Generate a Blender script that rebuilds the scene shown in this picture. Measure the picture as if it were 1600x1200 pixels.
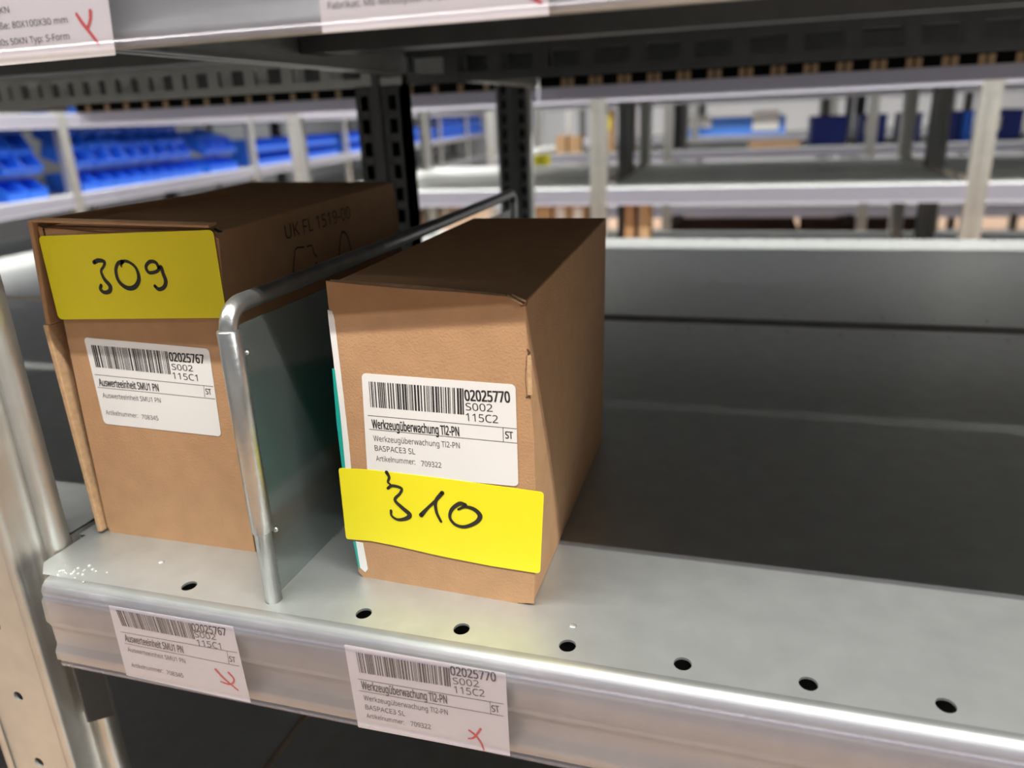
import bpy, bmesh, math, random
from mathutils import Vector, Matrix
random.seed(7)
S = bpy.context.scene
COL = S.collection
for o in list(bpy.data.objects): bpy.data.objects.remove(o)
MM = 0.001

# ---------------------------------------------------------------- camera
F = 1191.8
YAW, PIT, ROL = -0.30370, 0.33767, -0.04323
CP = Vector((.165109, -.27322, .22226))
_f = Vector((math.sin(YAW)*math.cos(PIT), math.cos(YAW)*math.cos(PIT), -math.sin(PIT)))
_r = Vector((math.cos(YAW), -math.sin(YAW), 0)); _u = _r.cross(_f)
CR = _r*math.cos(ROL) + _u*math.sin(ROL); CU = _u*math.cos(ROL) - _r*math.sin(ROL)
cam = bpy.data.cameras.new('camera'); camo = bpy.data.objects.new('camera', cam); COL.objects.link(camo)
M = Matrix((CR, CU, -_f)).transposed().to_4x4(); M.translation = CP; camo.matrix_world = M
cam.sensor_width = 36; cam.lens = F*36/1600; cam.clip_start = .01; cam.clip_end = 60
cam.dof.use_dof = True; cam.dof.focus_distance = .365; cam.dof.aperture_fstop = 6.5
S.camera = camo

# ---------------------------------------------------------------- light and exposure
S.view_settings.view_transform = 'Standard'; S.view_settings.look = 'None'
S.view_settings.exposure = 0.0; S.view_settings.gamma = 1; S.view_settings.use_curve_mapping = False
wd = bpy.data.worlds.new('hall'); S.world = wd; wd.use_nodes = True
bg = wd.node_tree.nodes['Background']; bg.inputs[0].default_value = (.80, .88, 1, 1); bg.inputs[1].default_value = .12

def strip_lamp(name, loc, length, width, power, rotz=0, color=(1, .97, .93)):
    L = bpy.data.lights.new(name, 'AREA'); L.shape = 'RECTANGLE'; L.size = length; L.size_y = width
    L.energy = power; L.color = color
    o = bpy.data.objects.new(name, L); COL.objects.link(o); o.location = loc; o.rotation_euler = (0, 0, rotz)
    return o
strip_lamp('aisle_and_fill_lamp', (.3, -.508, 1.45), 5, .010, 122)
strip_lamp('aisle_and_fill_lamp', (-.3, 1.64, 1.45), 8, .03, 190)
strip_lamp('aisle_and_fill_lamp', (1.0, 3.77, 1.45), 8, .05, 85)
strip_lamp('aisle_and_fill_lamp', (1.0, 5.9, 1.45), 8, .05, 110)
strip_lamp('aisle_and_fill_lamp', (0, 9.0, 1.8), 9, .06, 260)  # fill lamp added to brighten the back wall
strip_lamp('aisle_and_fill_lamp', (-1.95, 3.6, 1.5), 8, .05, 95, math.pi/2)

# ---------------------------------------------------------------- materials
def mat(name, col, rough=.6, metal=0, noise=0, nscale=40, bump=0, bscale=300, spec=.5, stretch=(1, 1, 1)):
    m = bpy.data.materials.new(name); m.use_nodes = True
    n = m.node_tree.nodes; l = m.node_tree.links; b = n['Principled BSDF']
    b.inputs['Base Color'].default_value = (*col, 1); b.inputs['Roughness'].default_value = rough
    b.inputs['Metallic'].default_value = metal; b.inputs['Specular IOR Level'].default_value = spec
    tc = n.new('ShaderNodeTexCoord'); mp = n.new('ShaderNodeMapping'); l.new(tc.outputs['Object'], mp.inputs[0])
    mp.inputs['Scale'].default_value = stretch
    if noise:
        t = n.new('ShaderNodeTexNoise'); t.inputs['Scale'].default_value = nscale; t.inputs['Detail'].default_value = 6
        l.new(mp.outputs[0], t.inputs['Vector'])
        r = n.new('ShaderNodeMapRange'); r.inputs[1].default_value = .25; r.inputs[2].default_value = .75
        r.inputs[3].default_value = 1-noise; r.inputs[4].default_value = 1+noise; l.new(t.outputs['Fac'], r.inputs[0])
        x = n.new('ShaderNodeVectorMath'); x.operation = 'SCALE'; x.inputs[0].default_value = col
        l.new(r.outputs[0], x.inputs['Scale']); l.new(x.outputs[0], b.inputs['Base Color'])
    if bump:
        t = n.new('ShaderNodeTexNoise'); t.inputs['Scale'].default_value = bscale; t.inputs['Detail'].default_value = 4
        l.new(mp.outputs[0], t.inputs['Vector'])
        bp = n.new('ShaderNodeBump'); bp.inputs['Strength'].default_value = bump; bp.inputs['Distance'].default_value = .001
        l.new(t.outputs['Fac'], bp.inputs['Height']); l.new(bp.outputs[0], b.inputs['Normal'])
    return m
STEEL = mat('galvanised_steel', (.54, .565, .55), .45, .76, .07, 60, .05, 500, stretch=(1, 1, 1))
STEEL_SHADE = mat('shaded_steel', (.15, .155, .155), .5, .45, .1, 60, .05, 400)  # same steel with shade put into the colour: undersides, rear flanges, rear posts
STEELP = mat('galvanised_post', (.62, .63, .60), .42, .85, .08, 50, .08, 400)
BRIGHT = mat('zinc_rod', (.50, .51, .50), .30, .9, .12, 90, .15, 350)
SHEET = mat('divider_sheet', (.40, .45, .44), .16, .85, .06, 40, .02, 300)
CARD = mat('cardboard', (.47, .275, .145), .85, 0, .07, 90, .25, 900, .2, (1, 1, 1))
CARDL = mat('cardboard_cut_edge', (.55, .36, .20), .9, 0, .15, 300, .3, 900, .2)
CARDD = mat('cardboard_crease', (.10, .055, .03), .9, 0, 0, spec=.1)
WHITE = mat('label_paper', (.80, .79, .77), .45, 0, .015, 30)
CARDW = mat('card_paper', (.83, .81, .77), .6, 0, .02, 30)
YEL = mat('yellow_sticker', (.90, .80, .01), .5, 0, .02, 30, .03, 800)
INK = mat('ink', (.012, .012, .014), .5)
INKG = mat('marker_ink', (.016, .018, .012), .35)
INKS = mat('print_ink_grey', (.05, .05, .055), .5)
PRINT = mat('carton_print', (.03, .018, .012), .7)
RED = mat('red_marker', (.70, .012, .01), .5)
TEAL = mat('teal_print', (.0, .36, .30), .5)
BLACK = mat('cavity_shade', (.008, .008, .008), .9, spec=.1)  # black for the shade inside slots and gaps
BLUE = mat('blue_plastic', (.025, .17, .85), .42, 0, .05, 20)
BLUEL = mat('light_blue_plastic', (.10, .28, .85), .4)
NAVY = mat('navy_plastic', (.012, .03, .26), .4)
TAN_REFL = mat('tan_reflection', (.62, .42, .24), .7)  # warm reflection on the slotted beam, put into the colour
WOOD = mat('pallet_wood', (.50, .36, .24), .8, 0, .15, 20)
BROWN = mat('brown_board', (.16, .07, .04), .8)
FLOOR = mat('painted_floor', (.60, .41, .28), .5, 0, .04, 3)
WALL = mat('plaster_wall', (.50, .54, .58), .8, 0, .03, 3)
BOUNCE = mat('bounce_grey', (.22, .22, .22), .7, 0, .05, 5)
PASTE = mat('dried_glue', (.55, .56, .52), .2)

def plastic(name, tint, haze, gl, rough, back=.5):
    m = bpy.data.materials.new(name); m.use_nodes = True
    n = m.node_tree.nodes; l = m.node_tree.links; n.clear()
    out = n.new('ShaderNodeOutputMaterial'); tr = n.new('ShaderNodeBsdfTransparent'); tr.inputs[0].default_value = (*tint, 1)
    df = n.new('ShaderNodeBsdfDiffuse'); df.inputs[0].default_value = (.72, .72, .80, 1)
    tl = n.new('ShaderNodeBsdfTranslucent'); tl.inputs[0].default_value = (.72, .72, .80, 1)
    g = n.new('ShaderNodeBsdfGlossy'); g.inputs['Roughness'].default_value = rough
    a = n.new('ShaderNodeMixShader'); a.inputs[0].default_value = back; l.new(df.outputs[0], a.inputs[1]); l.new(tl.outputs[0], a.inputs[2])
    b = n.new('ShaderNodeMixShader'); b.inputs[0].default_value = haze; l.new(tr.outputs[0], b.inputs[1]); l.new(a.outputs[0], b.inputs[2])
    c = n.new('ShaderNodeMixShader'); fr = n.new('ShaderNodeLayerWeight'); fr.inputs[0].default_value = .5
    pw = n.new('ShaderNodeMath'); pw.operation = 'POWER'; l.new(fr.outputs['Facing'], pw.inputs[0]); pw.inputs[1].default_value = 4
    ad = n.new('ShaderNodeMath'); ad.operation = 'MULTIPLY_ADD'; l.new(pw.outputs[0], ad.inputs[0]); ad.inputs[1].default_value = .8; ad.inputs[2].default_value = gl
    l.new(ad.outputs[0], c.inputs[0]); l.new(b.outputs[0], c.inputs[1]); l.new(g.outputs[0], c.inputs[2])
    l.new(c.outputs[0], out.inputs[0]); return m
PVC = plastic('clear_pvc', (.97, .96, .985), .07, .05, .10)
MILKY = plastic('milky_pvc', (.6, .6, .66), .93, .05, .3, .72)

# ---------------------------------------------------------------- helpers
def tag(o, label=None, cat=None, group=None, kind=None):
    if label: o['label'] = label
    if cat: o['category'] = cat
    if group: o['group'] = group
    if kind: o['kind'] = kind
    return o
def empty(name, loc=(0, 0, 0), rz=0, **k):
    o = bpy.data.objects.new(name, None); COL.objects.link(o); o.location = loc; o.rotation_euler = (0, 0, rz)
    o.empty_display_size = .02
    return tag(o, **k)
def link(name, me, m, parent=None, smooth=False):
    o = bpy.data.objects.new(name, me); COL.objects.link(o)
    if m is not None and not me.materials: me.materials.append(m)
    if smooth:
        for f in me.polygons: f.use_smooth = True
    if parent:
        o.parent = parent
        bpy.context.view_layer.update()
        o.matrix_parent_inverse = WINV.get(parent.name, Matrix())
    return o
WINV = {}   # parents that stand away from the origin: children carry world coordinates
def world_children(o):
    p = Matrix.Translation(o.location) @ o.rotation_euler.to_matrix().to_4x4()
    WINV[o.name] = p.inverted(); return o
class MB:
    def __init__(s): s.v = []; s.f = []
    def add(s, vs, fs):
        b = len(s.v); s.v += [tuple(v) for v in vs]; s.f += [tuple(i+b for i in f) for f in fs]; return s
    def box(s, x0, x1, y0, y1, z0, z1):
        return s.add([(x, y, z) for x in (x0, x1) for y in (y0, y1) for z in (z0, z1)],
                     [(0, 1, 3, 2), (4, 6, 7, 5), (0, 4, 5, 1), (2, 3, 7, 6), (0, 2, 6, 4), (1, 5, 7, 3)])
    def prism_x(s, prof, x0, x1):      # prof: open or closed list of (y, z) extruded along x, as closed polygon
        n = len(prof)
        vs = [(x0, y, z) for y, z in prof] + [(x1, y, z) for y, z in prof]
        return s.add(vs, [(i, (i+1) % n, (i+1) % n+n, i+n) for i in range(n)] + [tuple(range(n)), tuple(range(2*n-1, n-1, -1))])
    def sheet_x(s, prof, x0, x1, t):   # open polyline thickened by t
        off = []
        for i, (y, z) in enumerate(prof):
            a = Vector(prof[max(i-1, 0)]); b = Vector(prof[min(i+1, len(prof)-1)]); d = (b-a).normalized()
            off.append((y-d.y*t, z+d.x*t))
        return s.prism_x(list(prof)+off[::-1], x0, x1)
    def sheet_z(s, prof, z0, z1, t):   # open polyline of (x, y), extruded in z
        off = []
        for i, p in enumerate(prof):
            a = Vector(prof[max(i-1, 0)]); b = Vector(prof[min(i+1, len(prof)-1)]); d = (b-a).normalized()
            off.append((p[0]-d.y*t, p[1]+d.x*t))
        P = list(prof)+off[::-1]; n = len(P)
        vs = [(x, y, z0) for x, y in P]+[(x, y, z1) for x, y in P]
        fs = [(i, (i+1) % n, (i+1) % n+n, i+n) for i in range(n)]
        h = len(prof)
        for i in range(h-1):
            q = (i, i+1, n-2-i, n-1-i); fs += [q, tuple(j+n for j in q[::-1])]
        return s.add(vs, fs)
    def tube(s, pts, r, seg=14, cap=True):
        pts = [Vector(p) for p in pts]; rs = r if isinstance(r, (list, tuple)) else [r]*len(pts)
        ref = Vector((1, 0, 0)); b = len(s.v); rings = []
        for i, p in enumerate(pts):
            d = (pts[min(i+1, len(pts)-1)]-pts[max(i-1, 0)]).normalized()
            e = ref - d*ref.dot(d)
            if e.length < .05: e = Vector((0, 1, 0)) - d*d.y
            e.normalize(); g = d.cross(e)
            rings.append([p+(e*math.cos(a)+g*math.sin(a))*rs[i] for a in [2*math.pi*k/seg for k in range(seg)]])
        vs = [v for rg in rings for v in rg]
        fs = [(i*seg+k, i*seg+(k+1) % seg, (i+1)*seg+(k+1) % seg, (i+1)*seg+k) for i in range(len(pts)-1) for k in range(seg)]
        if cap: fs += [tuple(range(seg-1, -1, -1)), tuple((len(pts)-1)*seg+k for k in range(seg))]
        return s.add(vs, fs)
    def plate(s, rect, holes, hs, tf, t, square=False):
        """flat plate with punched holes; rect=(u0,u1,v0,v1); holes in one row [(u,v)], hs=(ru,rv); tf(u,v,w)->xyz"""
        u0, u1, v0, v1 = rect; hu = sorted(holes)
        cuts = [u0]+[(hu[i][0]+hu[i+1][0])/2 for i in range(len(hu)-1)]+[u1]
        for k, (cu, cv) in enumerate(hu):
            a, b = cuts[k], cuts[k+1]
            cor = [math.atan2(y-cv, x-cu) for x in (a, b) for y in (v0, v1)]
            ang = sorted(set([round(q, 6) for q in cor]+[round(-math.pi+2*math.pi*j/16+.01, 6) for j in range(16)]))
            inn, out = [], []
            for q in ang:
                c, d = math.cos(q), math.sin(q)
                e = .7 if not square else .12
                den = (abs(c)**(2/e)+abs(d)**(2/e))**(e/2) if square else 1
                inn.append((cu+hs[0]*c/den, cv+hs[1]*d/den))
                ts = []
                if c > 1e-9: ts.append((b-cu)/c)
                if c < -1e-9: ts.append((a-cu)/c)
                if d > 1e-9: ts.append((v1-cv)/d)
                if d < -1e-9: ts.append((v0-cv)/d)
                tt = min(ts); out.append((cu+c*tt, cv+d*tt))
            n = len(ang)
            vs = [tf(*p, 0) for p in inn]+[tf(*p, 0) for p in out]+[tf(*p, -t) for p in inn]
            fs = []
            for i in range(n):
                j = (i+1) % n
                fs += [(i, j, n+j, n+i)[::-1], (i, j, 2*n+j, 2*n+i)]
            s.add(vs, fs)
        return s
    def mesh(s, name='m', fix=True):
        me = bpy.data.meshes.new(name); me.from_pydata(s.v, [], s.f); me.validate(); me.update()
        if fix:
            bm = bmesh.new(); bm.from_mesh(me); bmesh.ops.recalc_face_normals(bm, faces=bm.faces); bm.to_mesh(me); bm.free()
        return me
    def build(s, name, m, parent=None, smooth=False, fix=True):
        return link(name, s.mesh(name, fix), m, parent, smooth)
def bevel(o, w=.0006, seg=2):
    b = o.modifiers.new('bevel', 'BEVEL'); b.width = w; b.segments = seg; b.limit_method = 'ANGLE'; b.angle_limit = .6
    return o
def copy_tree(o, parent=None, loc=None):
    c = o.copy(); COL.objects.link(c); c.parent = parent
    if parent: c.matrix_parent_inverse = o.matrix_parent_inverse
    if loc is not None: c.location = loc
    for ch in o.children: copy_tree(ch, c)
    return c

class Plane:            # measuring plane: takes a point measured in the photograph to its place on a real surface
    def __init__(s, p, n): s.p = Vector(p)*MM; s.n = Vector(n).normalized()
    def at(s, x, y, off=0):
        d = _f + CR*((x-800)/F) - CU*((y-600)/F)
        P = s.p + s.n*off*MM
        return CP + d*((P-CP).dot(s.n)/d.dot(s.n))
    def frame(s):
        up = Vector((0, 0, 1)); r = up.cross(s.n).normalized(); return r, up
def smooth_pts(p, k=6):
    if len(p) < 3: return p
    q = [p[0]*2-p[1]]+p+[p[-1]*2-p[-2]]; out = []
    for i in range(1, len(q)-2):
        for j in range(k):
            t = j/k; a, b, c, d = q[i-1], q[i], q[i+1], q[i+2]
            out.append(.5*((2*b)+(c-a)*t+(2*a-5*b+4*c-d)*t*t+(3*b-a-3*c+d)*t**3))
    out.append(p[-1]); return out
def strokes(name, pl, lines, m, parent, off=.25):
    """marker strokes: lines = [([(x,y)...], [w...])], widths in mm"""
    mb = MB(); nrm = pl.n
    for kk, (pts, ws) in enumerate(lines):
        P = smooth_pts([pl.at(x, y, off+.01*kk) for x, y in pts]); n = len(P)
        W = []
        for i in range(n):
            t = i/(n-1)*(len(ws)-1); a = int(min(t, len(ws)-2)) if len(ws) > 1 else 0
            W.append((1.25 if m is INKG else 1)*(ws[a]*(1-(t-a))+ws[a+1]*(t-a) if len(ws) > 1 else ws[0])*MM/2)
        L, R = [], []
        for i in range(n):
            d = (P[min(i+1, n-1)]-P[max(i-1, 0)]).normalized(); e = nrm.cross(d)
            L.append(P[i]+e*W[i]); R.append(P[i]-e*W[i])
        mb.add(L+R, [(i, i+1, n+i+1, n+i) for i in range(n-1)])
        for q, w in ((P[0], W[0]), (P[-1], W[-1])):
            r, u = pl.frame(); mb.add([q+(r*math.cos(a)+u*math.sin(a))*w for a in [k*math.pi/5 for k in range(10)]], [tuple(range(10))])
    return mb.build(name, m, parent, fix=False)
_tc = {}
FONT = None
try:
    import os as _os
    FONT = bpy.data.fonts.load(_os.path.join(bpy.utils.system_resource('DATAFILES'), 'fonts', 'NotoSansKhmer-VariableFont_wdth,wght.woff2'))   # Blender's own interface face
except Exception:
    FONT = None
def glyphs(s, bold=0):
    if (s, bold) not in _tc:
        c = bpy.data.curves.new('t', 'FONT'); c.body = s.replace('TI2', 'Tl2') if FONT else s; c.size = 1
        if FONT: c.font = FONT
        c.resolution_u = 3 # c.resolution_u = 3; c.offset = bold
        o = bpy.data.objects.new('t', c); COL.objects.link(o)
        me = bpy.data.meshes.new_from_object(o); v = [tuple(q.co) for q in me.vertices]; f = [tuple(p.vertices) for p in me.polygons]
        bpy.data.objects.remove(o); bpy.data.curves.remove(c); bpy.data.meshes.remove(me)
        _tc[(s, bold)] = (v, f)
    return _tc[(s, bold)]
CAPH = max(v[1] for v in glyphs('H')[0])
def text(name, s, pl, bl, br, hpx, m, parent, bold=0, off=.2):
    P0, P1 = pl.at(*bl, off), pl.at(*br, off); v, f = glyphs(s, bold)
    x0 = min(q[0] for q in v); x1 = max(q[0] for q in v)
    e = (P1-P0); L = e.length; e.normalize(); up = pl.n.cross(e)
    if up.z < 0: up = -up
    h = (pl.at(bl[0], bl[1]-hpx, off)-pl.at(*bl, off)).length
    mb = MB()
    for k, (dx, dy) in enumerate([(0, 0)] if not bold else [(a*bold, b*bold) for a in (-1, 0, 1) for b in (-.4, .4)]):
        mb.add([P0+e*((q[0]+dx-x0)/(x1-x0)*L)+up*((q[1]+dy)/CAPH*h)+pl.n*(k*2e-6) for q in v], f)
    return mb.build(name, m, parent, fix=False)
def bilin(c, u, v): return c[0]*(1-u)*(1-v)+c[1]*u*(1-v)+c[2]*u*v+c[3]*(1-u)*v
def barcode(pl, tl, tr, bl, br, m, parent, seed, off=.2):
    c = [pl.at(*q, off) for q in (tl, tr, br, bl)]; rnd = random.Random(seed); mb = MB(); x = 0; bars = []
    while x < 150:
        w = rnd.choice([1, 1, 1, 2, 2, 3]); bars.append((x, x+w)); x += w+rnd.choice([1, 1, 1, 2, 2, 3])
    X = bars[-1][1]
    for a, b in bars: mb.add([bilin(c, u/X, v) for u, v in ((a, 0), (b, 0), (b, 1), (a, 1))], [(0, 1, 2, 3)])
    return mb.build('barcode', m, parent, fix=False)
def rules(pl, segs, m, parent, w=.22, off=.2):
    mb = MB()
    for a, b in segs:
        A, B = pl.at(*a, off), pl.at(*b, off); d = (B-A).normalized(); e = pl.n.cross(d)*w*MM/2
        mb.add([A+e, B+e, B-e, A-e], [(0, 1, 2, 3)])
    return mb.build('ruled_line', m, parent, fix=False)
def sticker(name, pl, corners, m, parent, off=.1, t=.12, rad=2.2, edge=None):
    """rounded paper rectangle; corners tl,tr,br,bl in photo; edge: (top pts, bottom pts)"""
    c = [pl.at(*q, off) for q in corners]; nx, ny = 24, 14
    if edge: top, bot = [[pl.at(*q, off) for q in e] for e in edge]
    wid = (c[1]-c[0]).length/MM; hei = (c[3]-c[0]).length/MM
    def pt(u, v):
        # pull the grid corners into a rounded outline
        a = max(0, rad-min(u, 1-u)*wid)/rad; b = max(0, rad-min(v, 1-v)*hei)/rad
        if a > 0 and b > 0:
            k = max(a, b)/math.hypot(a, b); su = (1 if u > .5 else -1); sv = (1 if v > .5 else -1)
            na, nb = a*k, b*k
            u = (1-(rad-na*rad)/wid) if su > 0 else (rad-na*rad)/wid
            v = (1-(rad-nb*rad)/hei) if sv > 0 else (rad-nb*rad)/hei
        if edge:
            def ln(L, q):
                q = q*(len(L)-1); i = int(min(q, len(L)-2)); return L[i].lerp(L[i+1], q-i)
            return ln(top, u).lerp(ln(bot, u), v)
        return bilin(c, u, v)
    us = [0, .15*rad/wid, .4*rad/wid, .7*rad/wid]+[rad/wid+(1-2*rad/wid)*i/(nx-8) for i in range(nx-7)]+[1-.7*rad/wid, 1-.4*rad/wid, 1-.15*rad/wid, 1]
    vs = [0, .15*rad/hei, .4*rad/hei, .7*rad/hei]+[rad/hei+(1-2*rad/hei)*i/(ny-8) for i in range(ny-7)]+[1-.7*rad/hei, 1-.4*rad/hei, 1-.15*rad/hei, 1]
    nu, nv = len(us), len(vs)
    P = [pt(u, v) for v in vs for u in us]; Q = [p+pl.n*t*MM for p in P]
    fs = [(j*nu+i, j*nu+i+1, (j+1)*nu+i+1, (j+1)*nu+i) for j in range(nv-1) for i in range(nu-1)]
    N = len(P); mb = MB(); mb.add(P+Q, fs+[tuple(k+N for k in f) for f in fs])
    ring = list(range(nu))+[j*nu+nu-1 for j in range(1, nv)]+[(nv-1)*nu+i for i in range(nu-2, -1, -1)]+[j*nu for j in range(nv-2, 0, -1)]
    mb.f += [(ring[i], ring[(i+1) % len(ring)], ring[(i+1) % len(ring)]+N, ring[i]+N) for i in range(len(ring))]
    return mb.build(name, m, parent)

# ---------------------------------------------------------------- the hall
tag(MB().box(-6, 8, -3, 12, -.97, -.95).build('floor', FLOOR), kind='structure')
tag(MB().box(-6, 8, 12, 12.1, -.95, 2.6).build('wall_back', WALL), kind='structure')
tag(MB().box(-6.1, -6, -3, 12.1, -.95, 2.6).build('wall_left', WALL), kind='structure')
tag(MB().box(-6, 8, -2.1, -2, -.95, .62).build('front_bounce_wall', BOUNCE), kind='structure')  # added unseen wall behind the camera, greyed to tune bounce light

# ---------------------------------------------------------------- shelving
D = .5615                        # depth of one shelf
FRONT = [(.030, 0), (-.009, 0), (-.0125, -.0008), (-.0150, -.0028), (-.0162, -.0055), (-.0160, -.0085), (-.0175, -.0105),
         (-.0180, -.0230), (-.0158, -.0275), (-.0155, -.0390), (-.0178, -.0425), (-.0180, -.0478), (-.0172, -.0484), (-.0155, -.0485)]
def near_shelf(parent, x0, x1, z, yoff=0, flip=False, holes=True, rearslots=False, lip=True):
    """one pressed steel shelf with punched hole rows; flip turns its front to +y"""
    s = -1 if flip else 1
    def tf(u, v, w): return (u, yoff+s*v, z+w)
    hs = [k*.05 for k in range(int(math.ceil((x0+.03)/.05)), int(math.floor((x1-.02)/.05))+1)]
    if not flip and abs(z) < .01 and x0 > -.3: hs = [h for h in hs if h > -.12]
    mb = MB()
    fx0, fx1 = (-.187, x1) if x0 > -.3 else (x0, x1-.056)
    if flip: fx0, fx1 = x0, x1
    fh = [(h, 0) for h in hs if fx0+.01 < h < fx1-.01]
    mb.plate((fx0, fx1, -.009, .030), fh, (.0038, .0042), tf, .0012)
    if fx0 == -.187: mb.add([tf(-.1965, .030, 0), tf(-.187, .030, 0), tf(-.187, -.009, 0), tf(-.1965, .0005, 0)], [(0, 1, 2, 3)])
    mb.plate((x0, x1, .515, D-.004), [(h+.012, .535) for h in hs], (.0020, .0025), tf, .0012)
    mb.add([tf(x0, .030, 0), tf(x1, .030, 0), tf(x1, .515, 0), tf(x0, .515, 0)], [(0, 1, 2, 3)])
    p = mb.build('shelf_panel', STEEL, parent, fix=True)
    if fx0 == -.187: fx0 = -.182
    LP = FRONT[1:8] if (flip and abs(z-.3) < .1) else FRONT[1:]
    mb = MB(); mb.sheet_x([(yoff+s*y, z+zz) for y, zz in LP], fx0, fx1, .001 if not flip else -.001)
    link('front_lip', mb.mesh(), STEEL, p, True)
    mb = MB()
    # tray underside and side flanges
    mb.add([(fx0, yoff+s*(-.006), z-.0125), (fx1, yoff+s*(-.006), z-.0125), (fx1, yoff+s*.03, z-.0125), (fx0, yoff+s*.03, z-.0125)], [(0, 1, 2, 3)])
    mb.add([(x0, yoff+s*.03, z-.002), (x1, yoff+s*.03, z-.002), (x1, yoff+s*(D-.004), z-.002), (x0, yoff+s*(D-.004), z-.002)], [(0, 1, 2, 3)])
    for k in (.18, .36): mb.box(x0+.002, x1-.002, yoff+s*k-.02, yoff+s*k+.02, z-.022, z-.0025)
    mb.build('underside', STEEL_SHADE, p)
    for xx in (x0, x1-.001):
        MB().box(xx, xx+.001, yoff+min(s*.03, s*D), yoff+max(s*.03, s*D), z-.03, z-.0015).box(min(xx, xx+(.008 if xx == x0 else -.008)), max(xx+.001, xx+(.008 if xx == x0 else -.008)), yoff+min(s*.03, s*D), yoff+max(s*.03, s*D), z-.031, z-.0295).build('side_flange', STEELP, p)
    # rear flange with slots at the shelf's 50 mm pitch
    yy = yoff+s*(D-.004)
    mb = MB(); mb.box(x0, x1, min(yy, yy+s*.001), max(yy, yy+s*.001), z-.013, z-.0005)
    mb.box(x0, x1, yy-.0005, yy+.0015, z-.040, z-.032)
    for h in hs: mb.box(h-.007, h+.007, yy-.0005, yy+.0015, z-.0321, z-.0129)
    mb.build('rear_flange', STEELP if x0 < -.3 else STEEL_SHADE, p)
    return p
def strip_profile(y, z, s):
    P = [(.0035, -.0010), (-.0006, -.0018), (-.0014, -.0045), (.0006, -.0052), (-.0008, -.0065), (-.0013, -.0430), (-.0011, -.0462), (-.0016, -.0470), (-.0014, -.0488), (0, -.0488)]
    return [(y+s*a, z+b) for a, b in P]

row0 = 'single steel shelves'
# our own bay
unit = empty('shelving_unit', (-.205, .28, -.95), label='near grey galvanised steel shelving bay that carries the two numbered cartons', cat='shelving')
world_children(unit)
for z in (-.30, 0, .30, .60, .90):  # top two levels are out of view, added to block light from above
    p = near_shelf(unit, -.2015, .797, z)
    if -.1 < z < .4:
        st = MB().sheet_x(strip_profile(-.0198, z+.0008, 1), -.1755 if z < .1 else -.19, .797, .0004)
        o = link('price_rail', st.mesh(), PVC, p, False)
        o['label'] = 'clear plastic price rail clipped to the shelf lip'

def near_post(parent, x0, y0, s=1, zt=1.0, zb=-.95, side=1):
    """roll-formed post; holes every 50 mm in its face; x0 = left edge of face, y0 = face, s = depth direction"""
    w = .044
    def tf(u, v, k): return (x0+v, y0-s*k*-1*-1, u)
    mb = MB(); zs = [-.95+.05*k+.011 for k in range(1, int((zt-zb)/.05))]
    zc = [(z, .022) for z in zs]
    mb.plate((zb, zt, 0, w), zc, (.0036, .0034), lambda u, v, k: (x0+v, y0-s*k, u), .0015)
    a = mb.build('upright_post', STEELP, parent)
    # rolled edge, ribbed side and return flanges on both sides
    mb = MB()
    for sx, bx in ((1, x0+w), (-1, x0)):
        prof = [(bx, y0), (bx+sx*.0022, y0-s*.0016), (bx+sx*.0045, y0), (bx+sx*.0050, y0+s*.003), (bx+sx*.0036, y0+s*.006),
                (bx+sx*.0046, y0+s*.010), (bx+sx*.0038, y0+s*.0135), (bx+sx*.0048, y0+s*.017), (bx+sx*.006, y0+s*.0195)]
        mb.sheet_z(prof, zb, zt, .0012)
    link('rolled_edge', mb.mesh(), STEELP, a, True)
    mb = MB()
    for sx, bx in ((1, x0+w+.006), (-1, x0-.006)):
        prof = [(bx, y0+s*.0195), (bx+sx*.004, y0+s*.0215), (bx+sx*.0055, y0+s*.026), (bx+sx*.003, y0+s*.034), (bx-sx*.006, y0+s*.036)]
        mb.sheet_z(prof, zb, zt, .0012)
    link('return_flange', mb.mesh(), STEELP, a, True)
    return a
def slotted_post(parent, xc, y0, s=1, zt=1.0, zb=-.95):
    """rear post: flanges with tooth slots down both edges"""
    mb = MB()
    mb.box(xc-.010, xc+.010, min(y0, y0+s*.002), max(y0, y0+s*.002), zb, zt)
    mb.box(xc-.004, xc+.004, min(y0, y0-s*.004), max(y0, y0-s*.004), zb, zt)
    for sx in (-1, 1):
        e = xc+sx*.026
        mb.box(min(e, e+sx*.0015), max(e, e+sx*.0015), min(y0, y0+s*.030), max(y0, y0+s*.030), zb, zt)
        mb.box(min(e, e-sx*.004), max(e, e-sx*.004), min(y0, y0+s*.0015), max(y0, y0+s*.0015), zb, zt)
        mb.box(min(xc+sx*.010, xc+sx*.012), max(xc+sx*.010, xc+sx*.012), min(y0, y0+s*.012), max(y0, y0+s*.012), zb, zt)
    a = mb.build('upright_post', STEEL_SHADE, parent)
    mb = MB(); n = int((zt-zb)/.025)
    for k in range(n):
        z = zb+.025*k
        for sx in (-1, 1):
            e0, e1 = sorted((xc+sx*.010, xc+sx*.0225))
            mb.box(e0, e1, min(y0, y0+s*.0015), max(y0, y0+s*.0015), z, z+.009)
    tag(mb.build('slot_web', STEEL_SHADE, a), kind='stuff')
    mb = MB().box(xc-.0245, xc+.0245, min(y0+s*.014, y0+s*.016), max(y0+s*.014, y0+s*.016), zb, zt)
    mb.build('inner_shade', BLACK, a)  # black sheet puts the shade inside the post into colour
    return a
near_post(unit, -.2525, -.0115)
slotted_post(unit, -.2385, .558, 1)
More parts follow.
